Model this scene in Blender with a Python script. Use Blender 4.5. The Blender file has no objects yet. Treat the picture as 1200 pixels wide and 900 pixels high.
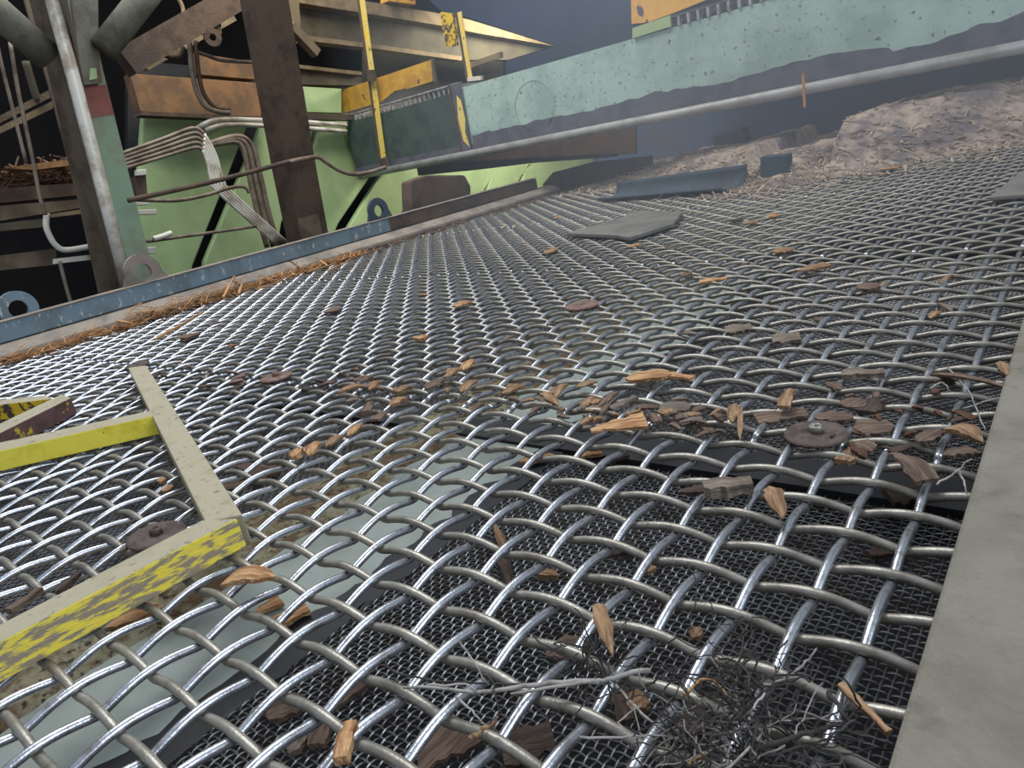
import bpy, bmesh, math, random
from mathutils import Vector, Matrix, noise
random.seed(7)
C = bpy.context.scene.collection
scn = bpy.context.scene
PI = math.pi
# ---------------------------------------------------------------- camera, world, lights, exposure
FPX = 809.5
CAM = Vector((0.5142, -0.5017, 0.4055))
RW = Matrix(((0.77015919, 0.60986604, -0.1868642), (-0.06592871, 0.36750105, 0.92768334), (0.63443536, -0.70214414, 0.32324199)))
cd = bpy.data.cameras.new('camera'); cam = bpy.data.objects.new('camera', cd); C.objects.link(cam)
cd.sensor_width = 36; cd.lens = 36 * FPX / 1200; cd.clip_start = 0.02; cd.clip_end = 100
cam.matrix_world = Matrix.Translation(CAM) @ RW.transposed().to_4x4()
scn.camera = cam
vs = scn.view_settings
vs.view_transform = 'Standard'; vs.look = 'None'; vs.gamma = 1; vs.use_curve_mapping = False; vs.exposure = 0.0
w = bpy.data.worlds.new('world'); scn.world = w; w.use_nodes = True
w.node_tree.nodes['Background'].inputs[0].default_value = (0.72, 0.82, 1.0, 1)
w.node_tree.nodes['Background'].inputs[1].default_value = 0.5
def area(name, loc, target, sx, sy, power, col):
    l = bpy.data.lights.new(name, 'AREA'); l.shape = 'RECTANGLE'; l.size = sx; l.size_y = sy; l.energy = power; l.color = col
    o = bpy.data.objects.new(name, l); C.objects.link(o); o.location = loc
    o.rotation_euler = (Vector(target) - Vector(loc)).to_track_quat('-Z', 'Y').to_euler(); return o
area('daylight_opening', (-2.2, 1.6, 4.6), (-0.6, 0.5, 0), 3.4, 2.4, 260, (0.92, 0.96, 1.0))
area('daylight_side', (3.5, 0.5, 2.6), (0.0, 2.4, 0.2), 2.0, 2.5, 115, (0.75, 0.86, 1.0))
area('panel_fill_light', (-3.3, 5.6, 1.6), (-5.0, 5.0, 0.0), 0.6, 0.6, 75, (1.0, 0.97, 0.80))  # unseen area light added behind the walkway to brighten the green panels
area('lamp_left', (-2.9, 2.4, 2.6), (-4.6, 3.0, 0.6), 0.5, 0.5, 30, (1.0, 0.93, 0.82))


# ---------------------------------------------------------------- pixel of the photograph -> point on a plane of the place
def ray(u, v): return RW.transposed() @ Vector(((u - 600) / FPX, -(v - 450) / FPX, -1))
def at(u, v, ax, val):
    r = ray(u, v); return CAM + r * ((val - CAM[ax]) / r[ax])
def AZ(u, v, z=0.0): return at(u, v, 2, z)
def AX(u, v, x): return at(u, v, 0, x)
def AY(u, v, y): return at(u, v, 1, y)
UP = Vector((0.0387, 0.0798, 0.996)).normalized()

# ---------------------------------------------------------------- materials
def lin(c): return tuple(((x / 255) / 12.92 if x / 255 <= 0.04045 else ((x / 255 + 0.055) / 1.055) ** 2.4) for x in c) + (1,)
def mat(name, c, c2=None, sc=20, lo=0.45, hi=0.6, rough=0.6, metal=0.0, bump=0.0, bsc=80, c3=None, sc3=60, lo3=0.6, hi3=0.66, stretch=(1, 1, 1), rnd=0.0, emit=0, tint=0.0):
    m = bpy.data.materials.new(name); m.use_nodes = True; nt = m.node_tree; N = nt.nodes; L = nt.links
    b = N['Principled BSDF']; b.inputs['Roughness'].default_value = rough; b.inputs['Metallic'].default_value = metal
    b.inputs['Base Color'].default_value = lin(c)
    tc = N.new('ShaderNodeTexCoord'); mp = N.new('ShaderNodeMapping'); mp.inputs['Scale'].default_value = stretch
    L.new(tc.outputs['Object'], mp.inputs[0]); col = None
    def layer(prev, cc, s, a, z, det=6):
        n = N.new('ShaderNodeTexNoise'); n.inputs['Scale'].default_value = s; n.inputs['Detail'].default_value = det; n.inputs['Roughness'].default_value = 0.65
        L.new(mp.outputs[0], n.inputs[0])
        r = N.new('ShaderNodeMapRange'); r.inputs[1].default_value = a; r.inputs[2].default_value = z; L.new(n.outputs[0], r.inputs[0])
        x = N.new('ShaderNodeMixRGB'); L.new(r.outputs[0], x.inputs[0])
        if prev is None: x.inputs[1].default_value = lin(c)
        else: L.new(prev, x.inputs[1])
        x.inputs[2].default_value = lin(cc); return x.outputs[0]
    if c2: col = layer(col, c2, sc, lo, hi)
    if c3: col = layer(col, c3, sc3, lo3, hi3)
    if rnd:
        oi = N.new('ShaderNodeObjectInfo'); h = N.new('ShaderNodeHueSaturation')
        r = N.new('ShaderNodeMapRange'); r.inputs[3].default_value = 1 - rnd; r.inputs[4].default_value = 1 + rnd; L.new(oi.outputs['Random'], r.inputs[0]); L.new(r.outputs[0], h.inputs['Value'])
        if col is None: h.inputs['Color'].default_value = lin(c)
        else: L.new(col, h.inputs['Color'])
        col = h.outputs[0]
    if col is not None: L.new(col, b.inputs['Base Color'])
    if bump:
        n = N.new('ShaderNodeTexNoise'); n.inputs['Scale'].default_value = bsc; n.inputs['Detail'].default_value = 5; L.new(mp.outputs[0], n.inputs[0])
        bp = N.new('ShaderNodeBump'); bp.inputs['Strength'].default_value = bump; bp.inputs['Distance'].default_value = 0.01; L.new(n.outputs[0], bp.inputs['Height']); L.new(bp.outputs[0], b.inputs['Normal'])
    return m
M = {}
M['wire'] = mat('worn_steel', (190, 192, 196), (128, 120, 110), 45, 0.5, 0.72, rough=0.27, metal=0.85, bump=0.06, bsc=300, rnd=0.08)
M['wire_dull'] = mat('dusty_steel', (156, 150, 138), (116, 108, 96), 35, 0.42, 0.7, rough=0.4, metal=0.5, bump=0.1, bsc=300, rnd=0.1)
M['fine'] = mat('fine_steel', (156, 154, 152), (84, 72, 62), 14, 0.45, 0.62, rough=0.33, metal=0.7)
M['plate'] = mat('dusty_plate', (126, 120, 106), (110, 103, 89), 9, 0.4, 0.62, rough=0.85, bump=0.35, bsc=160, c3=(98, 90, 76), sc3=26, lo3=0.55, hi3=0.75)
M['strip'] = mat('grey_paint', (158, 166, 156), (134, 140, 128), 8, 0.45, 0.7, rough=0.5, c3=(60, 52, 42), sc3=30, lo3=0.68, hi3=0.72)
M['dirt'] = mat('packed_dust', (148, 140, 112), (104, 82, 58), 26, 0.42, 0.56, rough=0.95, bump=0.8, bsc=90, c3=(60, 48, 36), sc3=70, lo3=0.55, hi3=0.62)
M['black'] = mat('dark_steel', (26, 27, 32), (38, 36, 36), 12, rough=0.6)
M['yellow'] = mat('yellow_paint', (255, 236, 84), (226, 196, 40), 14, 0.5, 0.7, rough=0.5, c3=(96, 76, 40), sc3=120, lo3=0.66, hi3=0.7)
M['yellow_worn'] = mat('worn_yellow_paint', (158, 142, 118), (250, 224, 78), 95, 0.46, 0.54, rough=0.7, stretch=(1, 0.35, 1.6), bump=0.2, bsc=200)
M['dust_top'] = mat('dusty_yellow', (166, 156, 130), (150, 142, 116), 22, 0.5, 0.7, rough=0.9, bump=0.15, c3=(120, 112, 92), sc3=70)
M['rust_tube'] = mat('purple_rust', (108, 76, 76), (86, 62, 58), 25, rough=0.75, c3=(205, 175, 40), sc3=16, lo3=0.64, hi3=0.68, bump=0.3)
M['yellow_chip'] = mat('chipped_yellow', (225, 186, 24), (70, 56, 40), 40, 0.5, 0.53, rough=0.6)
M['rail_blue'] = mat('blue_paint', (112, 132, 142), (98, 112, 118), 6, rough=0.6, c3=(176, 182, 176), sc3=45, lo3=0.58, hi3=0.64, stretch=(1, 1, 0.4), bump=0.1)
M['rail_grey'] = mat('rail_dust', (142, 130, 116), (112, 104, 96), 7, rough=0.8, bump=0.15)
M['rail_dark'] = mat('rail_painted_shadow', (44, 44, 50), rough=0.7)  # shadow gap under the rail, put into a dark base colour
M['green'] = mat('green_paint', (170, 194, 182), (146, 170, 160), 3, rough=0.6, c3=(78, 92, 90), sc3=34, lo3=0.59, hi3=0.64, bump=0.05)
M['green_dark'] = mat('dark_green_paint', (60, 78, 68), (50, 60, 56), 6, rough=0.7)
M['grime'] = mat('purple_grime', (92, 90, 98), (74, 74, 84), 9, rough=0.8)
M['pipe'] = mat('grey_pipe', (170, 168, 164), (146, 142, 136), 9, rough=0.5, metal=0.2)
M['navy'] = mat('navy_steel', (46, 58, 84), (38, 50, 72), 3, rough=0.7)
M['chute'] = mat('chute_haze_tint', (84, 102, 134), (96, 94, 104), 3, 0.45, 0.6, rough=0.85, bump=0.1)  # blue of the hazy veil is put into the chute colour
M['panel'] = mat('light_green_paint', (166, 188, 134), (152, 174, 122), 2.5, rough=0.6, c3=(84, 92, 62), sc3=34, lo3=0.7, hi3=0.74)
M['col_green'] = mat('column_green', (128, 150, 122), (126, 116, 94), 4, 0.44, 0.62, rough=0.6, bump=0.08)
M['col_brown'] = mat('column_brown', (112, 98, 78), (86, 72, 58), 6, rough=0.85, bump=0.15)
M['col_dust'] = mat('column_dust', (132, 120, 92), (104, 92, 70), 9, rough=0.9, bump=0.1)
M['pink'] = mat('red_primer', (150, 92, 80), (128, 84, 72), 9, rough=0.8)
M['grey_tube'] = mat('grey_green_tube', (110, 108, 92), (92, 88, 74), 12, rough=0.85, bump=0.1)
M['silver'] = mat('silver_pipe', (222, 216, 200), (176, 162, 140), 9, rough=0.45, metal=0.15)
M['conduit'] = mat('dusty_conduit', (136, 122, 106), (104, 88, 72), 9, rough=0.65, metal=0.2)
M['rust'] = mat('rust_brown', (94, 76, 60), (72, 58, 48), 8, rough=0.9, bump=0.2)
M['orange_beam'] = mat('orange_rust', (134, 98, 64), (104, 80, 58), 6, rough=0.85, bump=0.1)
M['tan_beam'] = mat('tan_dust', (142, 122, 92), (112, 98, 76), 5, rough=0.9)
M['olive'] = mat('olive_steel', (84, 78, 60), (70, 62, 50), 4, rough=0.85)
M['white'] = mat('white_metal', (214, 208, 190), rough=0.5)
M['dark'] = mat('dark_hall', (20, 19, 22), (30, 26, 24), 1.5, rough=1)
M['board'] = mat('fresh_board', (196, 138, 80), (170, 112, 60), 12, rough=0.85)
M['yellow_post'] = mat('yellow_post', (230, 204, 116), (238, 206, 60), 6, rough=0.6, c3=(96, 72, 48), sc3=30, lo3=0.6, hi3=0.63)
M['kick'] = mat('ochre_kickplate', (202, 156, 50), (176, 130, 40), 7, rough=0.7, c3=(70, 54, 48), sc3=9, lo3=0.64, hi3=0.66)
M['kick2'] = mat('bright_kickplate', (236, 176, 66), (222, 160, 60), 7, rough=0.7, c3=(78, 74, 84), sc3=9, lo3=0.6, hi3=0.62)
M['grate'] = mat('grating_steel', (176, 174, 172), (130, 122, 116), 30, rough=0.6, metal=0.3)
M['rubber'] = mat('rubber', (62, 76, 86), (52, 62, 72), 5, rough=0.75)
M['sheet'] = mat('dusty_rubber_sheet', (120, 116, 108), (100, 98, 92), 7, rough=0.9)
M['washer'] = mat('rusty_washer', (92, 78, 70), (70, 56, 50), 60, rough=0.8, bump=0.3, bsc=300, c3=(140, 120, 112), sc3=240, lo3=0.66, hi3=0.7)
M['washer_pink'] = mat('worn_washer', (126, 98, 84), (96, 72, 60), 60, rough=0.7, bump=0.2)
for k, a, b_ in (('chip_orange', (206, 162, 114), (150, 104, 66)), ('chip_tan', (168, 134, 98), (124, 92, 64)), ('chip_brown', (122, 100, 82), (88, 68, 56)), ('chip_dark', (84, 66, 54), (58, 44, 36)), ('chip_grey', (134, 120, 104), (98, 84, 70))):
    M[k] = mat(k, a, b_, 75, 0.42, 0.58, rough=0.85, bump=0.7, bsc=160, stretch=(0.25, 2.2, 1), rnd=0.12)
M['bark'] = mat('bark', (84, 56, 40), (58, 40, 30), 60, rough=0.95, bump=0.5)
M['twig_dark'] = mat('dark_twig', (62, 56, 52), (40, 34, 32), 60, rough=0.9)
M['twig_grey'] = mat('grey_twig', (158, 152, 144), (112, 104, 96), 60, rough=0.8)
M['straw'] = mat('orange_straw', (186, 140, 94), (150, 108, 70), 20, rough=0.9)
M['straw2'] = mat('brown_straw', (124, 94, 68), (98, 72, 52), 20, rough=0.9)
M['pile'] = mat('sawdust_pile', (184, 166, 150), (146, 130, 118), 12, 0.42, 0.6, rough=1, bump=1.0, bsc=50, c3=(116, 106, 106), sc3=4, lo3=0.5, hi3=0.6)
M['pile_bits'] = mat('sawdust_bits', (194, 174, 150), (150, 130, 112), 9, rough=1)

# ---------------------------------------------------------------- mesh helpers
class MB:
    def __init__(s): s.v = []; s.f = []
    def add(s, vs_, fs):
        n = len(s.v); s.v += [tuple(x) for x in vs_]; s.f += [tuple(i + n for i in f) for f in fs]; return s
    def hexa(s, p):      # 8 points: bottom loop 0-3, top loop 4-7
        return s.add(p, [(3, 2, 1, 0), (4, 5, 6, 7), (0, 1, 5, 4), (1, 2, 6, 5), (2, 3, 7, 6), (3, 0, 4, 7)])
    def box(s, lo, hi):
        (a, b, c), (d, e, f) = lo, hi
        return s.hexa([(a, b, c), (d, b, c), (d, e, c), (a, e, c), (a, b, f), (d, b, f), (d, e, f), (a, e, f)])
    def slab(s, pts, off):   # polygon extruded by a vector
        n = len(pts); off = Vector(off); pts = [Vector(p) for p in pts]
        return s.add(pts + [p + off for p in pts], [tuple(range(n))[::-1], tuple(range(n, 2 * n))] + [(i, (i + 1) % n, n + (i + 1) % n, n + i) for i in range(n)])
    def bar(s, a, b, wd, ht, up=(0, 0, 1)):   # rectangular bar a->b
        a = Vector(a); b = Vector(b); d = (b - a).normalized(); sd = d.cross(Vector(up)).normalized(); u = sd.cross(d).normalized()
        q = [sd * (-wd / 2) + u * (-ht / 2), sd * (wd / 2) + u * (-ht / 2), sd * (wd / 2) + u * (ht / 2), sd * (-wd / 2) + u * (ht / 2)]
        return s.hexa([a + x for x in q] + [b + x for x in q])
    def tube(s, path, r, n=8, cap=True, taper=None):
        path = [Vector(p) for p in path]; m = len(path); base = len(s.v); ref = None
        for i, p in enumerate(path):
            d = (path[min(i + 1, m - 1)] - path[max(i - 1, 0)]).normalized()
            if ref is None: ref = Vector((0, 0, 1)) if abs(d.z) < 0.9 else Vector((1, 0, 0))
            sd = d.cross(ref).normalized(); u = sd.cross(d).normalized(); ref = u
            rr = r if taper is None else r * (1 + (taper - 1) * i / (m - 1))
            for k in range(n):
                a = 2 * PI * k / n; s.v.append(tuple(p + sd * math.cos(a) * rr + u * math.sin(a) * rr))
        for i in range(m - 1):
            for k in range(n):
                a = base + i * n + k; b = base + i * n + (k + 1) % n; s.f.append((a, b, b + n, a + n))
        if cap: s.f.append(tuple(base + k for k in range(n))[::-1]); s.f.append(tuple(base + (m - 1) * n + k for k in range(n)))
        return s
    def lathe(s, prof, n=32, close=False):
        base = len(s.v); m = len(prof)
        for (r, z) in prof:
            for k in range(n): a = 2 * PI * k / n; s.v.append((r * math.cos(a), r * math.sin(a), z))
        for i in range(m - 1 + (1 if close else 0)):
            j = (i + 1) % m
            for k in range(n): s.f.append((base + i * n + k, base + i * n + (k + 1) % n, base + j * n + (k + 1) % n, base + j * n + k))
        return s
    def mesh(s, name, m, smooth=False):
        me = bpy.data.meshes.new(name); me.from_pydata(s.v, [], s.f); me.materials.append(m)
        if smooth:
            me.polygons.foreach_set('use_smooth', [True] * len(me.polygons))
        me.update(); return me
    def obj(s, name, m, parent=None, smooth=False, bevel=0):
        o = bpy.data.objects.new(name, s.mesh(name, m, smooth)); C.objects.link(o)
        if parent: o.parent = parent; o.matrix_parent_inverse = Matrix.Identity(4)
        if bevel:
            b = o.modifiers.new('b', 'BEVEL'); b.width = bevel; b.segments = 2; b.limit_method = 'ANGLE'
        return o
def tag(o, label=None, cat=None, group=None, kind=None):
    if label: o['label'] = label
    if cat: o['category'] = cat
    if group: o['group'] = group
    if kind: o['kind'] = kind
    return o
def thing(name, label, cat, loc=(0, 0, 0), group=None):
    o = bpy.data.objects.new(name, None); o.empty_display_size = 0.05; C.objects.link(o); o.location = loc; return tag(o, label, cat, group)
def local(parent): return Matrix.Translation(-Vector(parent.location))
def part(name, mb, m, parent, smooth=False, bevel=0):     # mb holds world coordinates, the parent sits at its own base
    T = Vector(parent.location); mb.v = [tuple(Vector(v) - T) for v in mb.v]
    return mb.obj(name, m, parent, smooth, bevel)
def single(name, mb, m, label, cat, group=None, smooth=False, bevel=0, kind=None):
    c = Vector((0, 0, 0)); n = len(mb.v)
    for v in mb.v: c += Vector(v)
    c /= n; c.z = min(v[2] for v in mb.v); mb.v = [tuple(Vector(v) - c) for v in mb.v]
    o = mb.obj(name, m, None, smooth, bevel); o.location = c; return tag(o, label, cat, group, kind)
def smoothpath(pts, k=6):
    pts = [Vector(p) for p in pts]; out = []
    for i in range(len(pts) - 1):
        p0 = pts[max(i - 1, 0)]; p1 = pts[i]; p2 = pts[i + 1]; p3 = pts[min(i + 2, len(pts) - 1)]
        for j in range(k):
            t = j / k; out.append(0.5 * ((2 * p1) + (p2 - p0) * t + (2 * p0 - 5 * p1 + 4 * p2 - p3) * t * t + (3 * p1 - p0 - 3 * p2 + p3) * t ** 3))
    out.append(pts[-1]); return out

# ---------------------------------------------------------------- the woven wire deck
P = 0.05; WR = 0.0045; AMP = 0.0048
XL, XR = -51, 9           # lattice columns (X = i*P)
def wire_mesh(name, length, axis, phase, m, sides=8, spp=6):
    # crimped wire: wide crests over a crossing wire, short dips under the next; phase = distance in pitches to the first crest
    n = int(round(length / P * spp)); path = []
    for k in range(n + 1):
        s = length * k / n; h = math.cos(PI * (s / P - phase) / 2); z = AMP * (2.06 * math.sqrt(h * h + 0.012) - 1.2)
        path.append((s, 0, z) if axis == 0 else (0, s, z))
    return MB().tube(path, WR, sides).mesh(name, m, True)
seams = [-15, 6, 26, 47, 67, 86]  # first row (Y = row*P) of each panel
panel_lab = ['nearest woven steel wire screen panel under the yellow frame', 'second woven steel wire screen panel beyond the chip-littered seam', 'third woven steel wire screen panel, middle of the deck', 'fourth woven steel wire screen panel under the grey rubber sheet', 'farthest woven steel wire screen panel half buried in sawdust']
wm = {}
for s in range(5):
    r0, r1 = seams[s], seams[s + 1]; mid = (r0 + r1) / 2
    sides, spp = (12, 9) if s < 2 else (6, 5)
    root = thing('wire_screen', panel_lab[s], 'screen', (0, mid * P, 0), 'woven wire screen panels of the deck')
    for i in range(XL, XR):
        par = (i - r0) % 2       # long wire on top where (column + row) is even
        key = ('a', s, par)
        if key not in wm: wm[key] = wire_mesh('long_wire', (r1 - r0) * P - 0.002, 1, 0.48 + par, M['wire'], sides, spp)
        o = bpy.data.objects.new('long_wire', wm[key]); C.objects.link(o); o.parent = root
        o.location = (i * P + random.uniform(-.0008, .0008), (r0 - .48 - mid) * P, random.uniform(-.0003, .0003))
    for j in range(r0, r1):
        par = (XL - j + 1) % 2
        key = ('b', sides, par)
        if key not in wm: wm[key] = wire_mesh('cross_wire', (XR - XL) * P - .006, 0, par, M['wire_dull'], sides, spp)
        o = bpy.data.objects.new('cross_wire', wm[key]); C.objects.link(o); o.parent = root
        o.location = (XL * P, (j - mid) * P + random.uniform(-.0008, .0008), random.uniform(-.0003, .0003))

# ---------------------------------------------------------------- fine screens, strip and cross bar underneath
ZF = -0.10
FP = 0.0086; FW = 0.00095
def fine_tile():
    mb = MB(); n = 10
    for i in range(n):
        for ax in (0, 1):
            path = []
            for k in range(n * 2 + 1):
                s = k * FP / 2; c = abs(math.cos(PI * s / FP / 2 + PI / 2 * ((i + ax) % 2))); z = FW * (3 * c - 1.5)
                q = i * FP
                path.append((s, q, z) if ax == 0 else (q, s, z))
            mb.tube(path, FW, 4, False)
    return mb
def fine_screen(x0, y0, nx, ny, label):
    o = fine_tile().obj('fine_mesh_screen', M['fine'], None, False); o.location = (x0, y0, ZF)
    tag(o, label, 'screen', None, 'stuff')
    ng = bpy.data.node_groups.new('tile_rows', 'GeometryNodeTree')
    ng.interface.new_socket('Geometry', in_out='INPUT', socket_type='NodeSocketGeometry'); ng.interface.new_socket('Geometry', in_out='OUTPUT', socket_type='NodeSocketGeometry')
    gi = ng.nodes.new('NodeGroupInput'); go = ng.nodes.new('NodeGroupOutput'); g = ng.nodes.new('GeometryNodeMeshGrid'); ip = ng.nodes.new('GeometryNodeInstanceOnPoints')
    T = 10 * FP; g.inputs['Size X'].default_value = (nx - 1) * T; g.inputs['Size Y'].default_value = (ny - 1) * T; g.inputs['Vertices X'].default_value = nx; g.inputs['Vertices Y'].default_value = ny
    tr = ng.nodes.new('GeometryNodeTransform'); tr.inputs['Translation'].default_value = ((nx - 1) * T / 2, (ny - 1) * T / 2, 0)
    ng.links.new(g.outputs[0], tr.inputs[0]); ng.links.new(tr.outputs[0], ip.inputs['Points']); ng.links.new(gi.outputs[0], ip.inputs['Instance']); ng.links.new(ip.outputs[0], go.inputs[0])
    md = o.modifiers.new('rows', 'NODES'); md.node_group = ng
    return o
T = 10 * FP
fine_screen(-0.155, 0.33 - 13 * T, 7, 13, 'fine woven mesh under the deck on the right, beside the edge plate')
fine_screen(-0.155, 0.41, 7, 14, 'fine woven mesh under the second panel, right of the grey strip')
fine_screen(-0.55 - 24 * T, 0.33 - 13 * T, 24, 13, 'fine woven mesh under the deck left of the grey strip')
fine_screen(-0.55 - 24 * T, 0.41, 24, 14, 'fine woven mesh below the second panel, left of the strip')
single('support_strip', MB().box((-0.43, -1.0, ZF - .012), (-0.172, 2.6, ZF + .004)), M['strip'], 'flat grey-green support strip seen below the wires', 'beam', bevel=.002)
mb = MB()
for k in range(60):   # dirty ledge, uneven
    pass
V_ = []; 
for b in range(241):
    y = -1.0 + 3.6 * b / 240; V_ += [(-.19, y, ZF + .0045), (-.165 + .022 * noise.noise((y * 14, 2, 0)) + .012 * noise.noise((y * 50, 7, 0)), y, ZF + .0045), (-.152 + .014 * noise.noise((y * 6, 9, 0)) + .012 * noise.noise((y * 40, 3, 0)), y, ZF + .0045)]
V2 = [(x - .0, y, z) for x, y, z in V_]
single('rim_grime', MB().add([(-.178 + (x + .165) , y, z) if k % 3 == 0 else (x, y, z) for k, (x, y, z) in enumerate([(V_[3 * (k // 3) + 1][0] - .03 + .02 * noise.noise((V_[k][1] * 20, 5, 0)), V_[k][1], V_[k][2]) if k % 3 == 0 else V_[k] for k in range(len(V_))])], [(3 * b + q, 3 * b + q + 1, 3 * b + q + 4, 3 * b + q + 3) for b in range(240) for q in (0, 1)]), M['black'], 'black ragged grime rim along the right side of the grey strip', 'grime', kind='stuff')
nx, ny = 10, 150; vs_ = []
for a in range(nx + 1):
    for b in range(ny + 1):
        x = -0.57 + 0.19 * a / nx; y = -1.0 + 3.6 * b / ny
        x += 0.02 * noise.noise((a * .4, y * 9, 3)) * (a / nx) * 1.5
        h = 0.008 * noise.noise((x * 30, y * 12, 0)) + 0.008 * math.sin(PI * min(1, (a / nx) * 1.0)) - (0.008 if a in (0, nx) else 0)
        vs_.append((x, y, ZF + .005 + h))
mb.add(vs_, [(a * (ny + 1) + b, (a + 1) * (ny + 1) + b, (a + 1) * (ny + 1) + b + 1, a * (ny + 1) + b + 1) for a in range(nx) for b in range(ny)])
single('dust_layer', mb, M['dirt'], 'caked brown dust lying along the left side of the grey strip', 'dust', smooth=True, kind='stuff')
single('cross_bar', MB().box((-2.6, 0.33, ZF - .05), (0.5, 0.41, ZF + .01)), M['black'], 'black cross bar under the seam between first and second screen panels', 'beam')
single('lower_cross_bar', MB().box((-2.6, 1.66, ZF - .05), (0.5, 1.76, ZF + .01)), M['black'], 'black cross bar deep under the second panel', 'beam')
tag(MB().box((-9, -6, -2.1), (5, 11, -2.0)).obj('floor', M['dark']), kind='structure')

# ---------------------------------------------------------------- right edge plate and left rail
pl = thing('edge_plate', 'dusty grey steel edge plate along the right side of the deck', 'plate', (0.6, 0.5, 0))
part('top_plate', MB().box((0.441, -1.0, 0.014), (0.80, 3.3, 0.022)), M['plate'], pl, bevel=.003)
part('side_plate', MB().box((0.447, -1.0, -0.14), (0.459, 3.3, 0.0135)), M['black'], pl)
XR_ = -2.56
rl = thing('deck_rail', 'blue scratched steel rail with dusty grey lower ledge along the left of the deck', 'rail', (-2.6, 1.5, 0))
part('blue_flange', MB().box((-2.68, -0.9, .0667), (-2.612, 2.2, .139)), M['rail_blue'], rl, bevel=.004)
part('brown_flange', MB().box((-2.68, 2.201, .0667), (-2.612, 3.65, .137)), M['rust'], rl, bevel=.004)['label'] = 'far length caked in brown dust'
part('dust_cap', MB().box((-2.684, -0.9, .1395), (-2.609, 3.65, .1435)), M['rail_grey'], rl)
for k, (a, b) in enumerate(((-0.9, 1.49), (1.498, 3.83))):
    pr = [(-2.66, .0), (-2.565, .0), (-2.545, .012), (-2.548, .032), (-2.60, .062), (-2.66, .066)]
    part('ledge', MB().slab([(x, a, z) for x, z in pr], (0, b - a, 0)), M['rail_grey'], rl, bevel=.006)
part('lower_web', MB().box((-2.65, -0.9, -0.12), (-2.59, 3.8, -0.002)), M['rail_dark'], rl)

# ---------------------------------------------------------------- yellow frame lying on the deck
ZT, ZB = 0.050, 0.0105
def quadbar(name, tops, parent, m_top, m_side, label=None):
    # tops: four points (u, v) of the top face at height ZT, in order; the side is a hollow-looking bar
    t = [AZ(u, v, ZT) for u, v in tops]
    o = part(name, MB().hexa([Vector((p.x, p.y, ZB)) for p in t] + t), m_side, parent, bevel=.002)
    o.data.materials.append(m_top)
    for p in o.data.polygons:
        if p.normal.z > 0.7 or p.normal.z < -.7: p.material_index = 1
    if label: o['label'] = label
    return o
fr = thing('yellow_frame', 'yellow-painted steel bar frame lying on the screen at lower left', 'frame', (-0.6, -0.2, 0.01))
quadbar('long_bar', [(-60, 783), (278, 607), (237, 609), (-60, 762)], fr, M['dust_top'], M['yellow_worn'], 'worn bar with rubbed yellow paint')
quadbar('end_bar', [(150, 431), (171, 428), (284, 603), (240, 611)], fr, M['dust_top'], M['dust_top'], 'dust-covered grey bar')
quadbar('cross_bar', [(-60, 542), (184, 486), (181, 480), (-60, 531)], fr, M['dust_top'], M['yellow'], 'bright yellow bar')
st = thing('rusty_tube_frame', 'purple-brown rusty square tube joined to a chipped yellow bar, at the left edge', 'frame', (-1.3, -0.1, 0.01))
quadbar('tube', [(-40, 527), (83, 466), (72, 462), (-40, 515)], st, M['dust_top'], M['rust_tube'], 'purple-brown rusty tube')
quadbar('bar', [(-50, 480), (62, 467), (52, 463), (-50, 474)], st, M['dust_top'], M['yellow_chip'], 'chipped yellow bar')
t = AZ(88, 465, .03)

# ---------------------------------------------------------------- hold-down washers
def washer(u, v, rr, z, label, m, boss=True, tilt=(0, 0)):
    p = AZ(u, v, z); o = thing('hold_down_washer', label, 'washer', p, 'hold-down washers on the seams')
    o.rotation_euler = (tilt[0], tilt[1], random.random() * 6)
    n = 48; prof = [(0.006, -.002), (rr * .96, -.002), (rr, 0.0), (rr * .97, .0025), (rr * .6, .003), (0.0075, .004)]
    MB().lathe(prof, n, True).obj('disc', m, o, True)
    if boss: MB().lathe([(.0042, .003), (.0078, .003), (.0078, .011), (.0065, .0125), (.0042, .0125)], 20, True).obj('boss', M['wire_dull'] if rr < .0365 and u > 900 else m, o, True)
    return o
washer(956, 509, 0.036, .013, 'dark rusty round washer with a raised hollow centre at right of the seam', M['washer'])
washer(184, 628, 0.037, .013, 'brown round washer lying inside the corner of the yellow frame', M['washer'], tilt=(.1, .05))
washer(324, 442, 0.036, .012, 'brown washer on the seam straight beyond the end of the grey bar', M['washer_pink'])
washer(682, 358, 0.042, .012, 'flat pinkish brown washer out in the middle of the second panel', M['washer_pink'], False)
washer(161, 428, 0.034, .010, 'rusty washer at the far tip of the dusty frame bar', M['washer'], False)

hz = MB().box((-1.6, 1.2, -0.5), (4.0, 8.0, 3.3)).obj('haze', M['dark']); tag(hz, 'bluish haze added for the veiling glare over the far right of the deck', 'haze', None, 'stuff')  # added scattering volume, stands in for the bluish veil of lens glare
hm = bpy.data.materials.new('glare_haze'); hm.use_nodes = True; hn = hm.node_tree; hn.nodes.remove(hn.nodes['Principled BSDF'])
vsn = hn.nodes.new('ShaderNodeVolumeScatter'); vsn.inputs['Density'].default_value = 0.15; vsn.inputs['Color'].default_value = (0.8, 0.9, 1, 1); vsn.inputs['Anisotropy'].default_value = 0.3
hn.links.new(vsn.outputs[0], hn.nodes['Material Output'].inputs['Volume']); hz.data.materials[0] = hm
# ---------------------------------------------------------------- hall shell
tag(MB().box((-9.1, -6, -2.1), (-9, 11, 6)).obj('wall_left', M['dark']), kind='structure')
tag(MB().box((-9, 10.9, -2.1), (5, 11, 6)).obj('wall_back', M['dark']), kind='structure')
tag(MB().box((-9, 3.9, 3.6), (5, 11, 3.7)).obj('ceiling', M['dark']), kind='structure')

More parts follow.
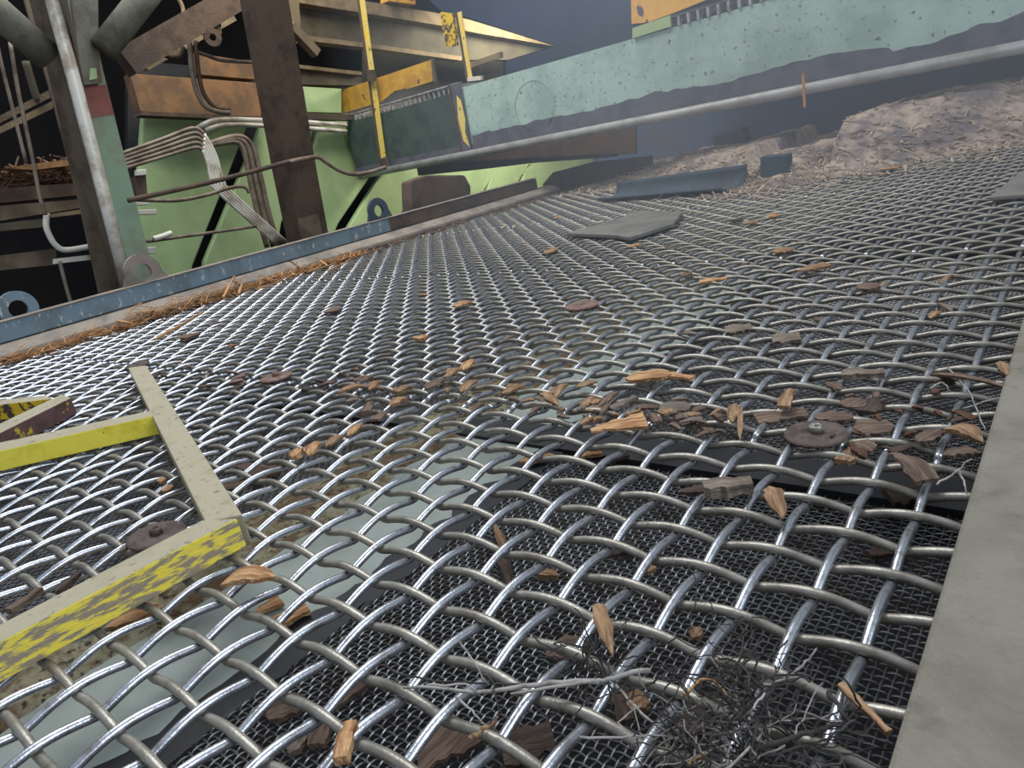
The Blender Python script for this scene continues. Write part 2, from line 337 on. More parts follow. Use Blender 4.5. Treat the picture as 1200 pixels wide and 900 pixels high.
def sheet(name, pts, ax, val, thick, m, parent=None, bevel=0, smooth=False):
    # a plate standing in the plane ax = val, thickness going away from the viewer
    off = [0, 0, 0]; off[ax] = -thick if ax == 0 else thick
    q = [at(u, v, ax, val) for u, v in pts]
    mb = MB().slab(q, off)
    return part(name, mb, m, parent, smooth, bevel) if parent else mb
def line(pts, ax, val): return [at(u, v, ax, val) for u, v in pts]

# ---- left column
x0 = -3.10
cl = thing('steel_column', 'green steel column with a red primer band and brown far side at left', 'column', AX(150, 340, x0))
sheet('flange', [(70, -30), (96, -30), (121, 83), (155, 220), (184, 335), (190, 360), (155, 360), (122, 230)], 0, x0, .014, M['col_green'], cl)
sheet('flange', [(20, -30), (50, -30), (90, 110), (135, 290), (152, 360), (120, 360), (93, 237), (63, 121)], 0, x0 - .22, .014, M['col_brown'], cl)
sheet('web', [(70, -30), (122, 230), (155, 360), (120, 360), (90, 230), (50, 60), (26, -30)], 1, AX(122, 230, x0).y, .01, M['col_brown'], cl)
sheet('primer_band', [(98, 101), (124, 99), (134, 134), (106, 138)], 0, x0 + .002, .004, M['pink'], cl)['label'] = 'pinkish red primer band'
sheet('primer_band', [(86, 42), (112, 42), (120, 96), (97, 101)], 0, x0 + .004, .004, M['pink'], cl)
sheet('gusset', [(80, -30), (115, -30), (116, 98), (97, 100)], 0, x0 + .03, .02, M['grey_tube'], cl, .002)
sheet('weld_patch', [(106, 80), (113, 80), (114, 92), (105, 94)], 0, x0 + .033, .003, M['panel'], cl)
single('silver_pipe', MB().tube(line([(53, -30), (61, 0), (91, 110), (122, 230), (149, 336)], 0, -2.86), .027, 14), M['silver'], 'pale dusty silver pipe running down the front of the left column', 'pipe', smooth=True)
single('tube_brace', MB().tube([AX(-30, -10, -2.95), AX(58, 68, -3.0)], .062, 14), M['grey_tube'], 'thick dusty brown tube brace slanting from the top left corner to the column', 'brace', smooth=True)
single('tube_brace', MB().tube([AX(190, -30, -2.98), AX(121, 58, -3.03)], .060, 14), M['grey_tube'], 'grey-green tube brace rising rightwards from the left column', 'brace', smooth=True)
# ---- centre column
x1 = -3.1
cc = thing('steel_column', 'rusty brown steel column left of the yellow post', 'column', AX(360, 270, x1))
sheet('flange', [(296, -20), (324, -20), (335, 33), (355, 150), (377, 270), (381, 290), (356, 290), (336, 195)], 0, x1, .016, M['col_brown'], cc)
sheet('web', [(277, -20), (297, -20), (337, 200), (354, 285), (337, 285), (320, 205)], 1, AX(315, 140, x1).y, .2, M['rust'], cc)
sheet('splice_plate', [(328, -20), (349, -20), (353, 32), (337, 34)], 0, x1 + .05, .03, M['tan_beam'], cc, .003)
single('short_bar', MB().bar(AX(340, 30, -3.0), AX(371, 63, -3.0), .05, .05), M['tan_beam'], 'short brown square bar sticking out right of the centre column', 'bar')

# ---- green housing
gh = thing('green_housing', 'light green painted machine housing of slanted panels behind the columns', 'machine', AX(330, 300, -4.6))
quads = [[(168, 133), (296, 133), (226, 312), (225, 330), (160, 345), (158, 260)],
         [(312, 133), (366, 133), (366, 160), (330, 262), (322, 310), (238, 330), (240, 306)],
         [(378, 133), (440, 133), (470, 150), (436, 204), (397, 262), (380, 300), (330, 318), (345, 262)],
         [(480, 150), (560, 150), (496, 206), (468, 254), (455, 290), (395, 300), (410, 264)],
         [(500, 205), (570, 160), (600, 160), (544, 222), (530, 270), (465, 290), (475, 255)],
         [(552, 205), (580, 160), (608, 160), (568, 222), (555, 260), (535, 270)],
         [(578, 200), (606, 160), (650, 160), (610, 208), (590, 250), (560, 260)],
         [(618, 193), (660, 160), (690, 160), (641, 215), (600, 250)],
         [(648, 190), (700, 160), (700, 215), (640, 240)]]
for q in quads: sheet('panel', q, 0, -4.6, .06, M['panel'], gh, .012)
sheet('back_wall', [(150, 70), (700, 120), (700, 260), (150, 380)], 0, -4.85, .05, M['black'], gh)
single('orange_beam', MB().slab(line([(152, 86), (300, 97), (306, 99), (306, 137), (165, 131)], 0, -4.4), (-.1, 0, 0)), M['orange_beam'], 'orange-brown rusty channel beam above the green housing', 'beam', bevel=.004)
single('upper_beam', MB().slab(line([(228, 62), (300, 73), (300, 93), (232, 87)], 0, -4.42), (-.1, 0, 0)), M['orange_beam'], 'second orange rusty beam resting on the first behind the hanging conduits', 'beam')
single('beam_flange', MB().slab(line([(165, 131), (306, 136), (306, 141), (165, 135)], 0, -4.35), (-.1, 0, 0)), M['rust'], 'dark brown flange strip along the top of the green housing', 'beam')
single('green_beam', MB().slab(line([(344, 82), (424, 90), (424, 100), (344, 99)], 0, -4.4), (-.1, 0, 0)), M['olive'], 'olive grey beam between the centre column and the yellow post', 'beam')
single('pale_edge', MB().slab(line([(344, 75), (424, 84), (424, 88), (344, 79)], 0, -4.35), (-.05, 0, 0)), M['tan_beam'], 'thin pale top edge of the olive beam right of the column', 'beam')
single('green_plate', MB().slab(line([(348, 101), (400, 104), (400, 132), (354, 131)], 0, -4.4), (-.05, 0, 0)), M['panel'], 'light green plate below the olive beam beside the ochre kickplate', 'plate')
single('grey_flange', MB().slab(line([(352, 132), (420, 134), (420, 141), (354, 140)], 0, -4.38), (-.05, 0, 0)), M['olive'], 'grey-brown flange under the light green plate', 'beam')
# conveyor gallery beams above
cg = thing('overhead_beam', 'big olive brown overhead beam with dusty tan flanges above the yellow post', 'beam', AX(440, 60, -4.3))
sheet('web', [(346, -10), (517, 26), (560, 34), (648, 54), (596, 70), (541, 70), (440, 55), (352, 45)], 0, -4.3, .03, M['olive'], cg)
sheet('flange', [(350, -12), (517, 16), (550, 23), (650, 54), (560, 39), (517, 30), (350, 3)], 0, -4.2, .1, M['tan_beam'], cg)
sheet('flange', [(356, 41), (440, 52), (541, 66), (541, 71), (440, 57), (356, 47)], 0, -4.2, .1, M['tan_beam'], cg)
single('steel_plate', MB().slab(line([(428, 58), (590, 72), (590, 120), (428, 130)], 0, -4.9), (-.05, 0, 0)), M['olive'], 'olive grey wall plate behind the ochre kickplate', 'plate')
single('lumber', MB().slab(line([(455, -8), (487, -4), (487, 5), (455, 1)], 0, -4.15), (-.1, 0, 0)), M['kick2'], 'yellowish board lying on top of the overhead beam', 'board')
single('dark_beam', MB().bar(AX(145, 74, -3.6), AX(300, -16, -3.6), .1, .14), M['rust'], 'dark brown diagonal beam at the top between the two columns', 'beam')
single('tan_brace', MB().bar(AX(168, 78, -3.9), AX(272, 20, -3.9), .05, .055), M['tan_beam'], 'dusty tan angle running below the dark diagonal beam', 'brace')
lg = thing('lifting_lug', 'rusty brown hanging lug plate with a bolt hole near the top', 'lug', AX(248, 40, -3.55))
def ring(c, nrm, ro, ri, th, sides=28):
    nrm = Vector(nrm).normalized(); a = nrm.cross(Vector((0, 0, 1))).normalized(); b = a.cross(nrm); mb = MB(); V = []
    for (r, o) in ((ro, -th / 2), (ro, th / 2), (ri, th / 2), (ri, -th / 2)):
        for k in range(sides): t = 2 * PI * k / sides; V.append(c + a * math.cos(t) * r + b * math.sin(t) * r + nrm * o)
    F = []
    for q in range(4):
        for k in range(sides): F.append((q * sides + k, q * sides + (k + 1) % sides, ((q + 1) % 4) * sides + (k + 1) % sides, ((q + 1) % 4) * sides + k))
    return mb.add(V, F)
part('eye', ring(AX(249, 44, -3.55), (1, -.3, 0), .05, .02, .02), M['rust'], lg)
sheet('tab', [(237, 26), (259, 27), (260, 40), (238, 40)], 0, -3.56, .02, M['rust'], lg)
for k, (pts, r, m, lab) in enumerate((
    ([(222, 48), (224, 75), (230, 105), (240, 124), (256, 131), (269, 132)], .016, 'conduit', 'left one of two brown conduits bending at the orange beam'),
    ([(229, 48), (232, 80), (238, 108), (250, 124), (262, 128), (269, 128)], .014, 'rust', 'right one of two brown conduits bending at the orange beam'),
    ([(165, 45), (180, 58), (196, 66), (210, 66), (215, 55)], .014, 'rust', 'rust-coloured hose curving beside the diagonal beam'),
    ([(203, -10), (213, 6), (214, 18), (204, 26), (175, 42), (145, 58)], .012, 'tan_beam', 'thin tan pipe with an elbow at the top edge'),
    ([(228, 60), (245, 66), (262, 71), (300, 73)], .012, 'conduit', 'thin cable lying over the upper orange beam'),
    ([(228, 153), (245, 143), (265, 140), (305, 141), (355, 143), (406, 147)], .016, 'silver', 'upper shiny silver pipe crossing behind the centre column'),
    ([(240, 153), (258, 147), (280, 146), (305, 147), (355, 150), (406, 154)], .016, 'silver', 'lower shiny silver pipe crossing behind the centre column'),
    )):
    single('conduit', MB().tube(smoothpath(line(pts, 0, -3.75 - .1 * (k > 4)), 5), r, 8), M[m], lab, 'pipe', smooth=True)
a_ = [(140, 181), (190, 163), (226, 150), (239, 157), (252, 180), (262, 212), (272, 226), (336, 284)]
b_ = [(140, 199), (190, 184), (228, 173), (237, 176), (243, 190), (248, 213), (256, 226), (326, 288)]
cb = thing('conduit_bundle', 'bundle of dusty parallel conduits bending down in front of the green housing', 'pipes', AX(335, 285, -3.5))
for k in range(5):
    t_ = k / 4; pts = [(p[0] * (1 - t_) + q[0] * t_, p[1] * (1 - t_) + q[1] * t_) for p, q in zip(a_, b_)]
    pa = [AX(u, v, -3.5) for u, v in pts]
    part('conduit', MB().tube(smoothpath(pa[:4], 5), .0105, 7), M['conduit'], cb, True)
    part('conduit_drop', MB().tube(smoothpath(pa[3:], 5), .0105, 7), M['silver'], cb, True)
a_ = [(246, 168), (275, 160), (290, 164), (299, 180), (306, 210), (315, 250), (327, 288)]
b_ = [(246, 170), (272, 166), (282, 170), (288, 185), (294, 215), (303, 255), (313, 290)]
cb = thing('conduit_bundle', 'three grey conduits bending down just left of the centre column', 'pipes', AX(320, 285, -3.62))
for k in range(3):
    t_ = k / 2; pa = [AX(p[0] * (1 - t_) + q[0] * t_, p[1] * (1 - t_) + q[1] * t_, -3.62) for p, q in zip(a_, b_)]
    part('conduit', MB().tube(smoothpath(pa, 5), .017, 8), M['conduit'], cb, True)
for pts, x, r, m, lab in (
    ([(150, 235), (240, 215), (300, 200), (340, 189), (369, 184)], -2.95, .012, 'rust', 'long thin brown rod crossing in front of the centre column'),
    ([(340, 190), (370, 184), (382, 190), (396, 199), (412, 204), (432, 202), (452, 196)], -2.93, .012, 'conduit', 'bent brown hose leading to the foot of the yellow post'),
    ([(158, 234), (205, 235), (240, 229), (270, 220), (286, 219), (292, 226)], -3.2, .010, 'conduit', 'dark hose sagging below the long thin rod'),
    ([(172, 283), (215, 277), (245, 273), (300, 265)], -3.2, .009, 'conduit', 'thin grey rod low across the green housing'),
    ([(180, 280), (190, 277), (201, 273)], -3.15, .014, 'white', 'white tip on the thin grey rod by the green column'),
    ([(12, 50), (22, 110), (39, 190), (47, 232), (54, 252)], -3.3, .009, 'conduit', 'longer of the two thin brown conduits hanging at far left'),
    ([(-6, 40), (3, 80), (13, 120), (31, 192)], -3.3, .008, 'conduit', 'shorter thin brown conduit hanging at far left'),
    ([(30, 72), (42, 112), (46, 118)], -3.5, .018, 'olive', 'short olive pipe behind the left tube brace'),
    ([(55, 250), (54, 263), (57, 274), (65, 287), (78, 293), (110, 288)], -3.35, .014, 'white', 'cream curved conduit elbow left of the green column'),
    ([(70, 306), (76, 330), (84, 358)], -3.35, .009, 'conduit', 'thin vertical rod under the white bar at left')):
    single('pipe', MB().tube(smoothpath(line(pts, 0, x), 5), r, 8), M[m], lab, 'pipe', smooth=True)
single('white_bar', MB().slab(line([(66, 303), (111, 298), (111, 304), (66, 309)], 0, -3.4), (-.05, 0, 0)), M['white'], 'white flat bar left of the green column', 'bar')
wb = [((160, 199), (172, 206), 'upper white clamp beside the green column'), ((159, 235), (175, 241), 'middle white clamp beside the green column'), ((161, 246), (184, 252), 'longer white clamp just under the middle one'), ((173, 290), (183, 298), 'lowest white clamp above the round lug')]
for (a0, b0), (a1, b1), lab in wb:
    single('clamp', MB().slab(line([(a0, b0), (a1, b0 - 1), (a1, b1 - 1), (a0, b1)], 0, -3.3), (-.03, 0, 0)), M['white'], lab, 'clamp', bevel=.004)
single('dark_box', MB().slab(line([(157, 207), (171, 204), (173, 232), (160, 235)], 0, -3.32), (-.08, 0, 0)), M['rust'], 'small dark brown box beside the green column', 'box')
# left platform with wood scrap
for pts, x, m, lab in (
    ([(-20, 158), (62, 118), (62, 127), (-20, 166)], -3.5, 'tan_beam', 'dusty tan angle bar slanting behind the left column'),
    ([(-20, 146), (60, 104), (60, 114), (-20, 154)], -3.6, 'col_brown', 'dark brown bar just above the tan angle at far left'),
    ([(-20, 222), (98, 214), (98, 228), (-20, 240)], -3.7, 'rust', 'dark brown platform edge below the wood scrap'),
    ([(-20, 243), (98, 233), (98, 243), (-20, 262)], -3.65, 'col_brown', 'brown lower platform beam at far left'),
    ([(-20, 264), (52, 256), (52, 266), (-20, 273)], -3.65, 'olive', 'thin olive beam under the platform at far left'),
    ([(58, 251), (98, 245), (98, 250), (60, 255)], -3.6, 'tan_beam', 'cream timber strip under the platform beside the column'),
    ([(-20, 302), (66, 291), (66, 310), (-20, 319)], -3.7, 'col_brown', 'brown channel beam low at the left edge')):
    single('beam', MB().slab(line(pts, 0, x), (-.12, 0, 0)), M[m], lab, 'beam')
single('board', MB().slab(line([(3, 197), (30, 193), (81, 187), (81, 194), (40, 199)], 0, -3.75), (-.1, 0, 0)), M['straw'], 'fresh orange board lying on the wood scrap at left', 'board')
mb = MB()
for k in range(260):
    u = random.uniform(-15, 92); top = 205 - 22 * max(0, (u - 10) / 80) ; v = random.uniform(top, 226)
    p = AX(u, v, -3.8 - random.random() * .3); d = Vector((random.uniform(-.5, .5), random.uniform(-1, 1), random.uniform(-.35, .35))).normalized() * random.uniform(.03, .12)
    mb.bar(p - d, p + d, random.uniform(.006, .02), .006)
single('wood_scrap', mb, M['straw2'], 'heap of splintered orange wood scrap on the platform at left', 'wood scrap', kind='stuff')
# lifting lugs on the rail
def lug(u, v, x, ro, ri, m, lab, base=True):
    c = AX(u, v, x); o = thing('rail_lug', lab, 'lug', (x, c.y, .14)); part('eye', ring(c, (1, 0, 0), ro, ri, .02), m, o)
    if base:
        for q in (-1, 1): part('shoulder', MB().slab([(x - .009, c.y + q * ro * .35, .1436), (x - .009, c.y + q * ro * 1.25, .1436), (x - .009, c.y + q * ro * .98, c.z), (x - .009, c.y + q * ro * .7, c.z - ro * .55)], (.018, 0, 0)), m, o)
lug(167, 319, -2.66, .078, .036, M['rail_grey'], 'grey-brown round lug with a hole standing behind the rail by the column')
lug(443, 247, -2.66, .072, .034, M['rubber'], 'small blue-grey eye lug on the rail before the bright green panels')
lug(21, 362, -2.70, .07, .034, M['rail_blue'], 'blue-grey ring lug on the rail at the left edge', False)
single('bearing_block', MB().slab(line([(481, 212), (500, 205), (545, 205), (552, 218), (552, 262), (488, 272), (483, 272)], 0, -2.75), (-.09, 0, 0)), M['rust'], 'dark brown steel block behind the far end of the rail', 'block', bevel=.01)

# ---------------------------------------------------------------- walkway across the far end
YB = 3.6
wk = thing('walkway_beam', 'long green painted channel beam crossing above the far end of the deck', 'beam', (-1.5, YB, .41))
zt, zb = .85, .46
def bx(lo, hi): return MB().box(lo, hi)
xl, xj, xr = AY(405, 150, YB).x, AY(545, 130, YB).x, 1.6
part('beam_face', bx((xj, YB, zb), (xr, YB + .02, zt)), M['green'], wk)
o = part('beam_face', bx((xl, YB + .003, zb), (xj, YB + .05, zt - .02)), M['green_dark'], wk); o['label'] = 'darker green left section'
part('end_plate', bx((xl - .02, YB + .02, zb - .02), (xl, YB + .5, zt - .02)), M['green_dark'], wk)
part('lower_flange', bx((xl, YB - .012, zb - .055), (xr, YB + .2, zb - .0005)), M['grime'], wk)
# uneven grime band rising from the lower flange
V = []; F = []; n = 220
for k in range(n + 1):
    x = xj + .02 + (xr - xj - .02) * k / n; h = .055 + .04 * noise.noise((x * 2.2, 0, 0)) + .02 * noise.noise((x * 11, 1, 0)) - .02 * (x > -.3)
    V += [(x, YB - .002, zb), (x, YB - .002, zb + max(.012, h))]
F = [(2 * k, 2 * k + 2, 2 * k + 3, 2 * k + 1) for k in range(n)]
part('grime_band', MB().add(V + [(x, y + .0015, z) for x, y, z in V], F + [tuple(i + len(V) for i in f[::-1]) for f in F]), M['grime'], wk)['label'] = 'dark purple-grey grime along the lower edge'
part('scribed_ring', ring(AY(626, 125, YB - .001), (0, 1, 0), .165, .161, .002, 48), M['pipe'], wk)
single('handrail_pipe', MB().tube([(xl + .15, YB - .06, .392), (xr, YB - .06, .375)], .029, 14), M['pipe'], 'long grey pipe running just under the green walkway beam', 'pipe', smooth=True)
gr = thing('grating', 'steel walkway grating edge with pale bar ends on the left part of the beam', 'grating', (-4, YB, .87))
nb = 26; xa, xb = AY(403, 130, YB).x, AY(536, 100, YB).x
for k in range(nb):
    x = xa + (xb - xa) * k / (nb - 1); part('bearing_bar', bx((x, YB + .004, zt - .018), (x + .016, YB + .7, zt + .03)), M['grate'], gr)
part('edge_bar', bx((xa - .02, YB - .005, zt + .031), (xb + .02, YB + .03, zt + .042)), M['grate'], gr)
part('backing', bx((xa, YB + .032, zt - .03), (xb, YB + .05, zt + .02)), M['black'], gr) if False else None
gr = thing('grating', 'steel walkway grating edge beside the bright yellow kickplate at upper right', 'grating', (-.5, YB, .87))
xa, xb = AY(784, 30, YB).x, 1.3
for k in range(48):
    x = xa + (xb - xa) * k / 47; part('bearing_bar', bx((x, YB - .012, zt + .001), (x + .014, YB + .7, zt + .05)), M['grate'], gr)
part('edge_bar', bx((xa - .02, YB - .002, zt + .051), (xb, YB + .02, zt + .062)), M['grime'], gr)
single('toe_plate', sheet('x', [(741, 45), (741, 33), (785, 18), (786, 31)], 1, YB - .02, .012, None), M['panel'], 'small pale green plate under the bright yellow kickplate', 'plate')
single('kickplate', sheet('x', [(740, 28), (760, 26), (790, 15), (822, 2), (905, -30), (905, -70), (738, -60)], 1, YB + .02, .012, None), M['kick2'], 'bright yellow flaking kickplate at the top edge', 'kickplate')
single('kickplate', sheet('x', [(396, 107), (505, 70), (507, 95), (478, 104), (463, 106), (447, 119), (400, 133)], 1, YB + .03, .012, None), M['kick'], 'ochre yellow kickplate with a torn lower edge on the left grating', 'kickplate')
single('kick_stay', MB().bar(AY(507, 68, YB + .02), AY(511, 97, YB + .02), .02, .02, (0, 1, 0)), M['olive'], 'grey stay at the right end of the ochre kickplate', 'stay')
def angle_post(pts, label, m, wid=.055, y=YB - .03):
    a, b = AY(*pts[0], y), AY(*pts[1], y); o = thing('rail_post', label, 'post', b)
    part('front_leg', MB().slab([a + Vector((-wid / 2, 0, 0)), a + Vector((wid / 2, 0, 0)), b + Vector((wid / 2, 0, 0)), b + Vector((-wid / 2, 0, 0))], (0, .008, 0)), m, o)
    part('side_leg', MB().slab([a + Vector((-wid / 2 - .008, 0, 0)), a + Vector((-wid / 2, 0, 0)), b + Vector((-wid / 2, 0, 0)), b + Vector((-wid / 2 - .008, 0, 0))], (0, -.02, 0)), M['rust'], o)
    return o
ps = angle_post([(420, -30), (450, 192)], 'tall yellow angle-iron post standing before the walkway beam', M['yellow_post'])
part('splice', MB().bar(AY(434, 82, YB - .06), AY(436, 95, YB - .06), .075, .03, (0, 1, 0)), M['rust'], ps)
part('foot', MB().bar(AY(449, 185, YB - .05), AY(453, 199, YB - .05), .07, .03, (0, 1, 0)), M['rust'], ps)
ps = angle_post([(533, 98), (547, 176)], 'short rusty and yellow angle on the beam joint', M['grime'], .09)
part('paint_strip', sheet('x', [(535, 112), (540, 118), (545, 140), (545, 155), (550, 172), (543, 165), (537, 140)], 1, YB - .034, .003, None), M['yellow_post'], ps)
ps = angle_post([(538, 14), (551, 92)], 'second yellow post ending on the walkway beyond', M['yellow_post'], .04, YB + .4)
part('foot', MB().bar(AY(549, 93, YB + .4), AY(565, 91, YB + .4), .03, .03), M['white'], ps)
single('hanging_bracket', sheet('x', [(516, 14), (530, 16), (535, 54), (522, 55)], 1, YB + .5, .03, None), M['yellow_chip'], 'rusty yellow bracket hanging left of the second post', 'bracket')
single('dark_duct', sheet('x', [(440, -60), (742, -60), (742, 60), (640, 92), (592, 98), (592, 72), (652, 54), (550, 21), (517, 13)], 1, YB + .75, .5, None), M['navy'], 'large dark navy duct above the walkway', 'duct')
single('strut', MB().bar(AY(553, 76, YB + .6), AY(588, 64, YB + .6), .03, .04), M['tan_beam'], 'tan strut behind the second yellow post', 'strut')
# underside and chute
single('feed_chute', sheet('x', [(700, 120), (1500, 20), (1500, 260), (690, 260)], 1, 4.25, .05, None), M['chute'], 'dark chute wall tinted haze blue-grey behind the sawdust under the beam', 'chute')
single('brown_plate', sheet('x', [(450, 197), (500, 180), (640, 158), (745, 140), (745, 180), (648, 186), (560, 191), (480, 195)], 1, YB + .3, .02, None), M['orange_beam'], 'rusty brown plate under the left end of the walkway beam', 'plate')
single('black_beam', sheet('x', [(488, 194), (560, 189), (625, 185), (720, 181), (720, 184), (625, 191), (560, 199), (490, 206)], 1, YB + .25, .05, None), M['black'], 'black beam under the rusty brown plate', 'beam')
single('dusty_chute_side', sheet('x', [(636, 216), (648, 202), (690, 191), (762, 183), (762, 196), (720, 212), (655, 240), (640, 240)], 1, 3.95, .04, None), M['rust'], 'rust-brown dusty chute corner at the far end of the rail', 'plate')
single('orange_rod', MB().tube([AY(941, 86, YB - .12), AY(943, 126, YB - .12)], .007, 8), M['board'], 'thin orange wooden stake across the grey pipe', 'stake')
single('bracket', sheet('x', [(835, 160), (870, 150), (880, 195), (840, 200)], 1, 4.1, .1, None), M['grime'], 'dark bracket on the chute above the rubber flap', 'bracket')
single('bolt', MB().tube([AY(867, 157, 4.08), AY(867, 157, 4.0)], .018, 8), M['tan_beam'], 'small pale bolt head on the dark bracket', 'bolt')
# ---------------------------------------------------------------- sawdust pile
def yf(x):
    t = [(-2.6, 4.0), (-2.0, 3.65), (-1.5, 3.3), (-1.0, 2.85), (-.6, 2.62), (-.31, 2.85), (.27, 3.2), (1.0, 3.5)]
    for (a, b), (c, d) in zip(t, t[1:]):
        if a <= x <= c: return b + (d - b) * (x - a) / (c - a)
    return 3.5
def pile_h(x, y):
    f = (y - yf(x)) / .55; f = max(0, min(1, f)); f = f * f * (3 - 2 * f)
    H = .13 if x < -1.1 else (.13 + (x + 1.1) * .12)
    H = min(H, .23); 
    if x < -1.6: H = .10
    if -0.85 < x < -0.45: H *= .55
    return f * H
nx, ny = 150, 70; V = []
for a in range(nx + 1):
    for b in range(ny + 1):
        x = -2.5 + 3.4 * a / nx; y = 2.5 + 1.75 * b / ny
        h = pile_h(x, y); n_ = .022 * noise.noise((x * 7, y * 7, 0)) + .012 * noise.noise((x * 22, y * 22, 3))
        V.append((x, y, -.012 + h + (n_ if h > 0 else n_ * .3 - .01) + (.014 if h > 0 else 0)))
F = [(a * (ny + 1) + b, (a + 1) * (ny + 1) + b, (a + 1) * (ny + 1) + b + 1, a * (ny + 1) + b + 1) for a in range(nx) for b in range(ny) if max(V[a * (ny + 1) + b][2], V[(a + 1) * (ny + 1) + b + 1][2]) > -.012]
single('sawdust_pile', MB().add(V, F), M['pile'], 'long grey-brown heap of sawdust and bark along the far end of the deck', 'sawdust', smooth=True, kind='stuff')
mb = MB()
for k in range(2600):
    x = random.uniform(-2.4, .85); y = yf(x) + random.gauss(.12, .22); h = pile_h(x, y)
    p = Vector((x, y, max(h, .0) + .012)); d = Vector((random.gauss(0, 1), random.gauss(0, 1), random.gauss(0, .3))).normalized() * random.uniform(.006, .03)
    mb.bar(p - d, p + d, random.uniform(.003, .010), .003)
single('sawdust_bits', mb, M['pile_bits'], 'loose splinters scattered over the far sawdust heap', 'splinters', kind='stuff')

# ---------------------------------------------------------------- wood chips
def chip_mesh(L, W, T, seed, curl=0.0, rough=1.0, shape=0):
    r = random.Random(seed); n = 9; top = []; bot = []
    for k in range(n + 1):
        t = k / n; s = (t - .5) * L
        if shape == 0: prof = (min(1, t / .22) ** .7) * (min(1, (1 - t) / .3) ** .6)
        elif shape == 1: prof = .25 + .75 * min(1, t / .8)          # wedge
        elif shape == 2: prof = .85 + .15 * math.sin(t * 6)          # block
        else: prof = (math.sin(PI * min(1, t * .95 + .03))) ** .5     # oval
        w_ = W / 2 * max(.08, prof) * (1 + rough * r.uniform(-.14, .14)); off = rough * r.uniform(-.07, .07) * W
        z = curl * L * (1 - (2 * t - 1) ** 2) + r.uniform(-.05, .05) * T; th = T * (.5 + .5 * prof) * r.uniform(.8, 1.15)
        zz = [curl * W * .3 * r.uniform(-.3, 1) for _ in range(2)]
        top.append([(s, off - w_, z + th / 2 - zz[0]), (s + r.uniform(-.02, .02) * L, off, z + th * .62), (s, off + w_, z + th / 2 - zz[1])])
        bot.append([(s, off - w_ * .9, z - th / 2 - zz[0]), (s, off, z - th * .45), (s, off + w_ * .9, z - th / 2 - zz[1])])
    V = []; F = []
    for k in range(n + 1): V += top[k] + bot[k][::-1]
    for k in range(n):
        for q in range(6): F.append((k * 6 + q, k * 6 + (q + 1) % 6, (k + 1) * 6 + (q + 1) % 6, (k + 1) * 6 + q))
    F.append((0, 1, 2, 3, 4, 5)[::-1]); F.append(tuple(n * 6 + q for q in range(6)))
    mb = MB().add(V, F); mb.f = [f[::-1] for f in mb.f]; return mb
seed_ = [100]
def chip(u1, v1, u2, v2, W, m, label, z=.012, z2=None, T=.005, curl=.06, shape=0, group=None, roll=0, name='wood_chip', cat='wood chip'):
    a = AZ(u1, v1, z); b = AZ(u2, v2, z if z2 is None else z2); d = b - a; L = max(.012, d.length); L = min(L, .22)
    seed_[0] += 1; mb = chip_mesh(L, W, T, seed_[0], curl, 1.0, shape)
    o = mb.obj(name, M[m], None, False); q = d.to_track_quat('X', 'Z'); o.rotation_mode = 'QUATERNION'; o.rotation_quaternion = q @ Matrix.Rotation(roll, 3, 'X').to_quaternion()
    o.location = (a + b) / 2 + Vector((0, 0, T / 2)); tag(o, label, cat, group); return o
